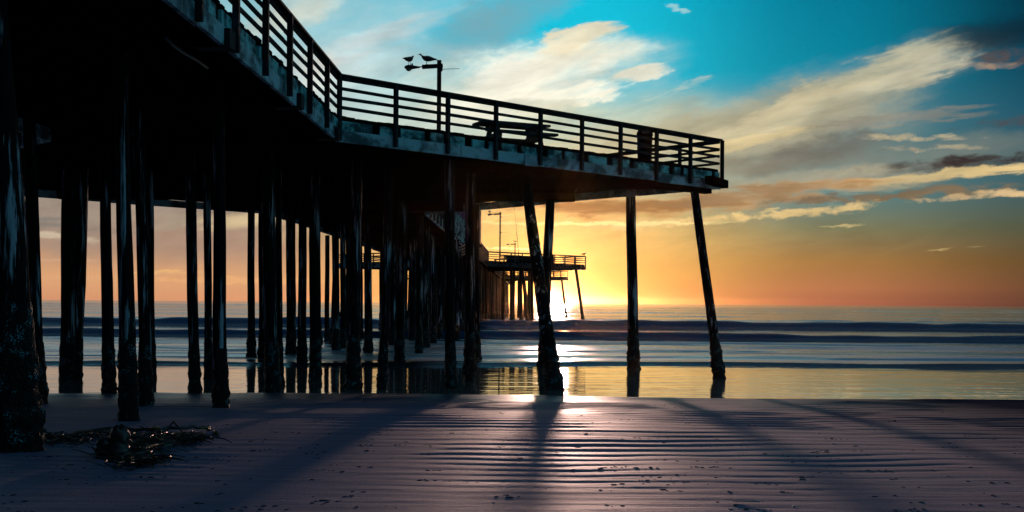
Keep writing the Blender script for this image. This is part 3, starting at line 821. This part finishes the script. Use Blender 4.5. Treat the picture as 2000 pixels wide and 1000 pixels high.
# equipment locker on the far platform
c = wp(ST+PLAT[1]-4.0, 4.2, ZD+.015); e = empty('storage_locker', c); tag(e, 'long low dark locker behind the far platform railing', 'locker')
MB().box((0,0,.36), ((1,0,0),(0,1,0),(0,0,1)), (2.3,.4,.34)).build('body', 'dark_wood', e, bevel=.01)
MB().box((0,0,.74), ((1,0,0),(0,1,0),(0,0,1)), (2.38,.46,.035)).build('lid', 'rail_wood', e, bevel=.01)
for x in (-1.2,0,1.2): MB().box((x,-.43,.36), ((1,0,0),(0,1,0),(0,0,1)), (.05,.025,.3)).build('cleat', 'rail_wood', e)
# fishing rod leaning on the far rail
p0 = place_on(1013, 500, 119.5); p1 = place_on(1004, 398, 118.5); e = empty('fishing_rod', p0); tag(e, 'tall thin fishing rod leaning upright from the far platform railing', 'fishing rod')
v0 = p1-p0
MB().tube([v0*k+Vector((.03*math.sin(k*3),0,0)) for k in (-.04,0,.3,.6,1)], [.035,.035,.028,.02,.01], 6).build('blank', 'rod', e)
MB().tube([v0*-.04, v0*.07], .05, 8).build('grip', 'rod', e)
for k in (.32,.36,.44,.60,.8): MB().box(v0*k, ((1,0,0),(0,1,0),(0,0,1)), (.045,.03,.035)).build('line_guide', 'rod', e)
MB().tube([v0*.4+Vector((-.05,0,0)), v0*.4+Vector((.05,0,0))], .06, 10).build('reel', 'rod', e)

# small building on the pier
bc = wp(78.2, -1.3, ZD+.01); e = empty('pier_building', bc, -math.atan2(DX, 1)); tag(e, 'small building with lilac board siding standing on the pier deck', 'building')
bx0, bx1, by0, by1, bh = -4.2, 2.0, -5.2, 5.4, 2.75
def bx(name, m_, x0, x1, y0, y1, z0, z1, par=e, bev=0):
    return MB().box(((x0+x1)/2,(y0+y1)/2,(z0+z1)/2), ((1,0,0),(0,1,0),(0,0,1)), ((x1-x0)/2,(y1-y0)/2,(z1-z0)/2)).build(name, m_, par, bevel=bev)
wl = bx('wall', 'siding', bx0, bx1, by0, by1, 0, bh)
mb = MB()
for k in range(14):
    z = .1+k*.19
    for (xx) in (bx1+.018,): mb.box((xx, (by0+by1)/2, z+.09), ((1,0,0),(0,1,0),(0,0,1)), (.016,(by1-by0)/2-.05,.086))
    mb.box(((bx0+bx1)/2, by0-.018, z+.09), ((1,0,0),(0,1,0),(0,0,1)), ((bx1-bx0)/2-.05,.016,.086))
mb.build('siding_boards', 'siding', wl)
for (x, y) in ((bx1+.03,by0-.03),(bx1+.03,by1+.03),(bx0,by0-.03)): bx('corner_trim', 'trim_white', x-.06, x+.06, y-.06, y+.06, 0, bh)
bx('roof', 'roof', bx0-.3, bx1+.55, by0-.5, by1+.1, bh+.02, bh+.16); bx('roof', 'roof', bx0+.5, bx1-.4, by0+.3, by1-.8, bh+.16, bh+.75)
bx('eave_trim', 'trim_white', bx1+.55, bx1+.60, by0-.5, by1+.1, bh-.03, bh+.17)
bx('floor_skirt', 'dark_wood', bx1-.3, bx1+.12, by0-.1, by1+.1, -.30, -.02)
for k in range(4): MB().beam((bx1-1.4, by0+1+k*2.9, -.9), (bx1+.1, by0+1+k*2.9, -.25), .12, .12).build('bracket', 'trim_white', e)
win = bx('window', 'trim_white', -.6, .6, by0-.07, by0-.035, 1.0, 2.0); bx('pane', 'dark_metal', -.5, .5, by0-.085, by0-.072, 1.1, 1.9, win)

# ------------------------------------------------------------------ surfers waiting beyond the first breaker
def surfer(px, py, Yw, label, lab2):
    u, v = ray(px, py)
    z0 = -2.4-.38; e = empty('person', (u*Yw, Yw, z0)); tag(e, label, 'person', 'surfers waiting in the sea')
    rings = []
    for z, a, b, y in [(-.35,.17,.13,0),(-.1,.19,.14,0),(.15,.17,.12,0),(.35,.20,.13,.01),(.48,.22,.12,.02),(.56,.15,.10,.02),(.60,.065,.065,.02),(.66,.06,.065,.02),(.70,.085,.10,.02),(.78,.095,.115,.02),(.86,.085,.10,.02),(.91,.04,.05,.02)]:
        rings.append([(a*math.cos(k), y+b*math.sin(k), z) for k in [2*math.pi*j/14 for j in range(14)]])
    mb = MB().loft(rings)
    for sg in (-1,1): mb.tube([(sg*.17,0,.48),(sg*.25,-.05,.22),(sg*.2,-.28,.05),(sg*.12,-.36,.02)], [.06,.05,.04,.035], 8)
    for sg in (-1,1): mb.tube([(sg*.08,0,-.12),(sg*.24,-.38,-.10),(sg*.3,-.42,-.5)], [.10,.075,.05], 8)
    mb.build('body', 'wetsuit', e, True)
    rr = []
    for y, a in [(-1.2,.04),(-.9,.18),(-.3,.26),(.3,.25),(.8,.16),(1.0,.06)]: rr.append([(a*math.cos(k), y, -.2+.035*math.sin(k)) for k in [2*math.pi*j/10 for j in range(10)]])
    o = MB().loft(rr).build('surfboard', 'trim_white', None, True); o.location = e.location; tag(o, lab2, 'surfboard', 'surfboards in the sea')
    return e
surfer(1716, 632, 106., 'tiny dark surfer sitting in the sea behind the breaker, nearer the pier', 'pale surfboard under the surfer nearer the pier')
surfer(1988, 630, 106., 'tiny dark surfer sitting in the sea near the right edge of the view', 'pale surfboard under the surfer near the right edge')

# ------------------------------------------------------------------ kelp, shells, debris
def gpt(px, py):
    Yw = ybase(px, py); u, v = ray(px, py); return Vector((u*Yw, Yw, float(zsand(np.array(u*Yw), np.array(Yw)))))
ke = empty('kelp_heap', gpt(260, 880)); tag(ke, 'tangled heap of wet dark kelp with bulbs and long stalks on the sand', 'kelp')
KO = Vector(ke.location)
def kput(mb, name, m_, sm=True):
    mb.v = [tuple(Vector(p)-KO) for p in mb.v]; return mb.build(name, m_, ke, sm)
def strand(pts, r0, lift=.03, seed=0, n=6):
    rr = random.Random(seed); P_ = [gpt(x, y) for x, y in pts]; out = []
    for i in range(len(P_)-1):
        for k in range(5):
            q_ = P_[i].lerp(P_[i+1], k/5); out.append(q_+Vector((rr.uniform(-.02,.02), rr.uniform(-.05,.05), lift+rr.uniform(0,.03))))
    out.append(P_[-1]+Vector((0,0,.01)))
    return out
kput(MB().tube(strand([(150,862),(220,850),(300,848),(350,846),(410,842)],.02,.05,1), .022), 'stalk', 'kelp_dark')
kput(MB().tube(strand([(230,905),(300,880),(350,868),(405,858)],.02,.05,2), .02), 'stalk', 'kelp_dark')
kput(MB().tube(strand([(90,872),(150,858),(220,846),(330,850)],.02,.05,3), .02), 'stalk', 'kelp_dark')
kput(MB().tube(strand([(296,848),(312,847)],.02,.06,8), .03), 'frond', 'kelp_amber'); kput(MB().tube(strand([(385,843),(412,841)],.02,.04,9), .02), 'frond', 'kelp_amber'); a = gpt(325,845); b = gpt(358,846); kput(MB().tube([a, a+Vector((.04,0,.08)), (a+b)/2+Vector((-.02,0,.15)), b+Vector((-.05,0,.06)), b], .014), 'stalk', 'kelp_dark')
kput(MB().tube(strand([(240,908),(300,900),(325,892)],.012,.02,5), .012), 'stalk', 'kelp_dark')
kput(MB().tube([gpt(418,846)+Vector((0,0,.02)), gpt(424,852)+Vector((0,0,.03))], [.02,.03]), 'bulb', 'kelp_amber')
# holdfast: a lumpy upright clump
def lump(c, rx, ry, rz_, seed, m_, name='holdfast'):
    rr = random.Random(seed); rings = []; N = 16
    for i in range(12):
        th = math.pi*i/11; rings.append([c+Vector((rx*math.sin(th)*math.cos(a), ry*math.sin(th)*math.sin(a), rz_*math.cos(th)))*rr.uniform(.78,1.18) for a in [2*math.pi*j/N for j in range(N)]])
    kput(MB().loft(rings), name, m_)
c0 = gpt(222, 893)
lump(c0+Vector((0,0,.06)), .20, .16, .14, 1, 'kelp_dark'); lump(c0+Vector((.05,.05,.20)), .12, .11, .15, 2, 'kelp_dark'); lump(c0+Vector((-.10,.0,.12)), .09, .1, .09, 3, 'kelp_dark')
lump(gpt(262,893)+Vector((0,0,.04)), .20, .16, .07, 4, 'kelp_dark'); lump(gpt(300,872)+Vector((0,0,.03)), .26, .2, .06, 5, 'kelp_dark')
# blades: many small glossy ribbons
mbd, mba = MB(), MB()
rk = random.Random(5)
spots = [((250,895),60,18),((300,872),70,18),((330,860),60,10),((370,862),40,8),((200,858),110,8),((120,864),70,8),((270,905),30,8)]
for (cx, cy), sx, sy in spots:
    for k in range(70):
        px = cx+rk.gauss(0,.5)*sx; py = cy+rk.gauss(0,.5)*sy; p = gpt(px, min(max(py,835),925))
        ang = rk.uniform(0, 6.28); L = rk.uniform(.10,.38); wd_ = rk.uniform(.008,.022); h0 = rk.uniform(.01,.06)
        dr = Vector((math.cos(ang), math.sin(ang), rk.uniform(-.12,.16))); sd_ = Vector((-math.sin(ang), math.cos(ang), rk.uniform(-.5,.5)))
        m_ = mba if rk.random() < .08 else mbd; b = len(m_.v)
        for q_ in range(4):
            c = p+Vector((0,0,h0))+dr*L*(q_/3)+Vector((0,0,.03*math.sin(q_*1.3+ang)))
            w_ = wd_*(.4,1,.9,.25)[q_]; up2 = Vector((0,0,.004))
            m_.v += [tuple(c-sd_*w_), tuple(c+sd_*w_), tuple(c+sd_*w_*.0+up2+Vector((0,0,.006)))]
        for q_ in range(3):
            o_ = b+q_*3; m_.f += [(o_, o_+3, o_+5, o_+2), (o_+2, o_+5, o_+4, o_+1), (o_+1, o_+4, o_+3, o_)]
o = kput(mbd, 'blades', 'kelp_dark'); o['kind'] = 'stuff'; o = kput(mba, 'amber_blades', 'kelp_amber'); o['kind'] = 'stuff'
for k in range(26):
    (cx, cy), sx, sy = rk.choice(spots[:4]); p = gpt(cx+rk.gauss(0,.4)*sx, min(max(cy+rk.gauss(0,.4)*sy,838),915))+Vector((0,0,rk.uniform(.03,.09)))
    r_ = rk.uniform(.012,.022); d_ = Vector((rk.uniform(-1,1), rk.uniform(-1,1), .2)).normalized()
    kput(MB().tube([p-d_*r_*1.6, p-d_*r_, p, p+d_*r_, p+d_*r_*1.6], [r_*.2,r_*.8,r_,r_*.8,r_*.2], 8), 'bulb', rk.choice(('kelp_dark','kelp_amber')))

def shell(px, py, s_, label):
    p = gpt(px, py); rings = []
    for z, r_ in ((0,1),(.25,.9),(.5,.6),(.65,.2)): rings.append([(r_*math.cos(a)*(1+.12*math.cos(5*a)), r_*.7*math.sin(a), z*.8) for a in [2*math.pi*j/14 for j in range(14)]])
    o = MB().loft(rings).build('seashell', 'shell', None, True); o.location = p; o.scale = (s_,)*3; o.rotation_euler = (R(15), R(-10), px)
    tag(o, label, 'shell', 'shells lying on the beach')
shell(1551, 991, .018, 'small white shell on the sand right of the feather')
shell(1626, 865, .020, 'white shell alone on the rippled sand, right half')
shell(1928, 883, .016, 'tiny pale shell near the right edge of the sand')
p = gpt(1460, 984); e = empty('feather', p+Vector((0,0,.015)), R(-20)); tag(e, 'wet grey and white feather lying on the sand at the bottom', 'feather')
rings = [[(x, wd_*math.cos(a), .006*math.sin(a)+.004*math.sin(x*14)) for a in [2*math.pi*j/8 for j in range(8)]] for x, wd_ in ((-.13,.004),(-.08,.014),(-.02,.018),(.05,.012),(.10,.003))]
MB().loft(rings).build('vane', 'feather', e, True); MB().tube([(-.19,0,.004),(0,0,.014),(.14,0,.006)], .003, 6).build('shaft', 'shell', e)

# scraps of weed and shell grit: nobody could count them
mb = MB(); rd = random.Random(9)
for k in range(480):
    Yw = 8.2+rd.random()**1.3*17; Xw = rd.uniform(-.5,.5)*Yw*1.05
    if rd.random() < .5: Xw, Yw = Xw+.0, 8.2+rd.random()*7
    z = float(zsand(np.array(Xw), np.array(Yw)))
    n_ = rd.randint(1, 4)
    for j in range(n_):
        x = Xw+rd.gauss(0,.07); y = Yw+rd.gauss(0,.03); r_ = rd.uniform(.004,.016)*(1.4 if rd.random() < .12 else 1); N = 7
        zz = float(zsand(np.array(x), np.array(y)))
        ring0 = [(x+r_*2.0*math.cos(a)*rd.uniform(.6,1.2), y+r_*math.sin(a)*rd.uniform(.6,1.2), zz-.004) for a in [2*math.pi*i/N for i in range(N)]]
        mb.loft([ring0, [(x+(px_-x)*.6, y+(py_-y)*.6, zz+r_*.30) for px_, py_, _ in ring0]])
o = mb.build('beach_debris', 'scrap'); tag(o, 'scattered dark scraps of weed over the wet sand', 'debris', None, 'stuff')

# ------------------------------------------------------------------ air
HAZE = True
if HAZE:
    mm = bpy.data.materials.new('haze'); mm.use_nodes = True; t = NT(mm.node_tree); t.n.clear()
    o_ = t.n.new('ShaderNodeOutputMaterial'); pv = t.n.new('ShaderNodeVolumePrincipled')
    pv.inputs['Color'].default_value = (1.,.55,.22,1); pv.inputs['Density'].default_value = .000025; pv.inputs['Anisotropy'].default_value = .95
    t.l.new(pv.outputs[0], o_.inputs['Volume']); MATS['haze'] = mm
    hz = MB().box((0,1300,0), ((1,0,0),(0,1,0),(0,0,1)), (3700,1900,11.5)).build('haze', 'haze'); hz['kind'] = 'stuff'
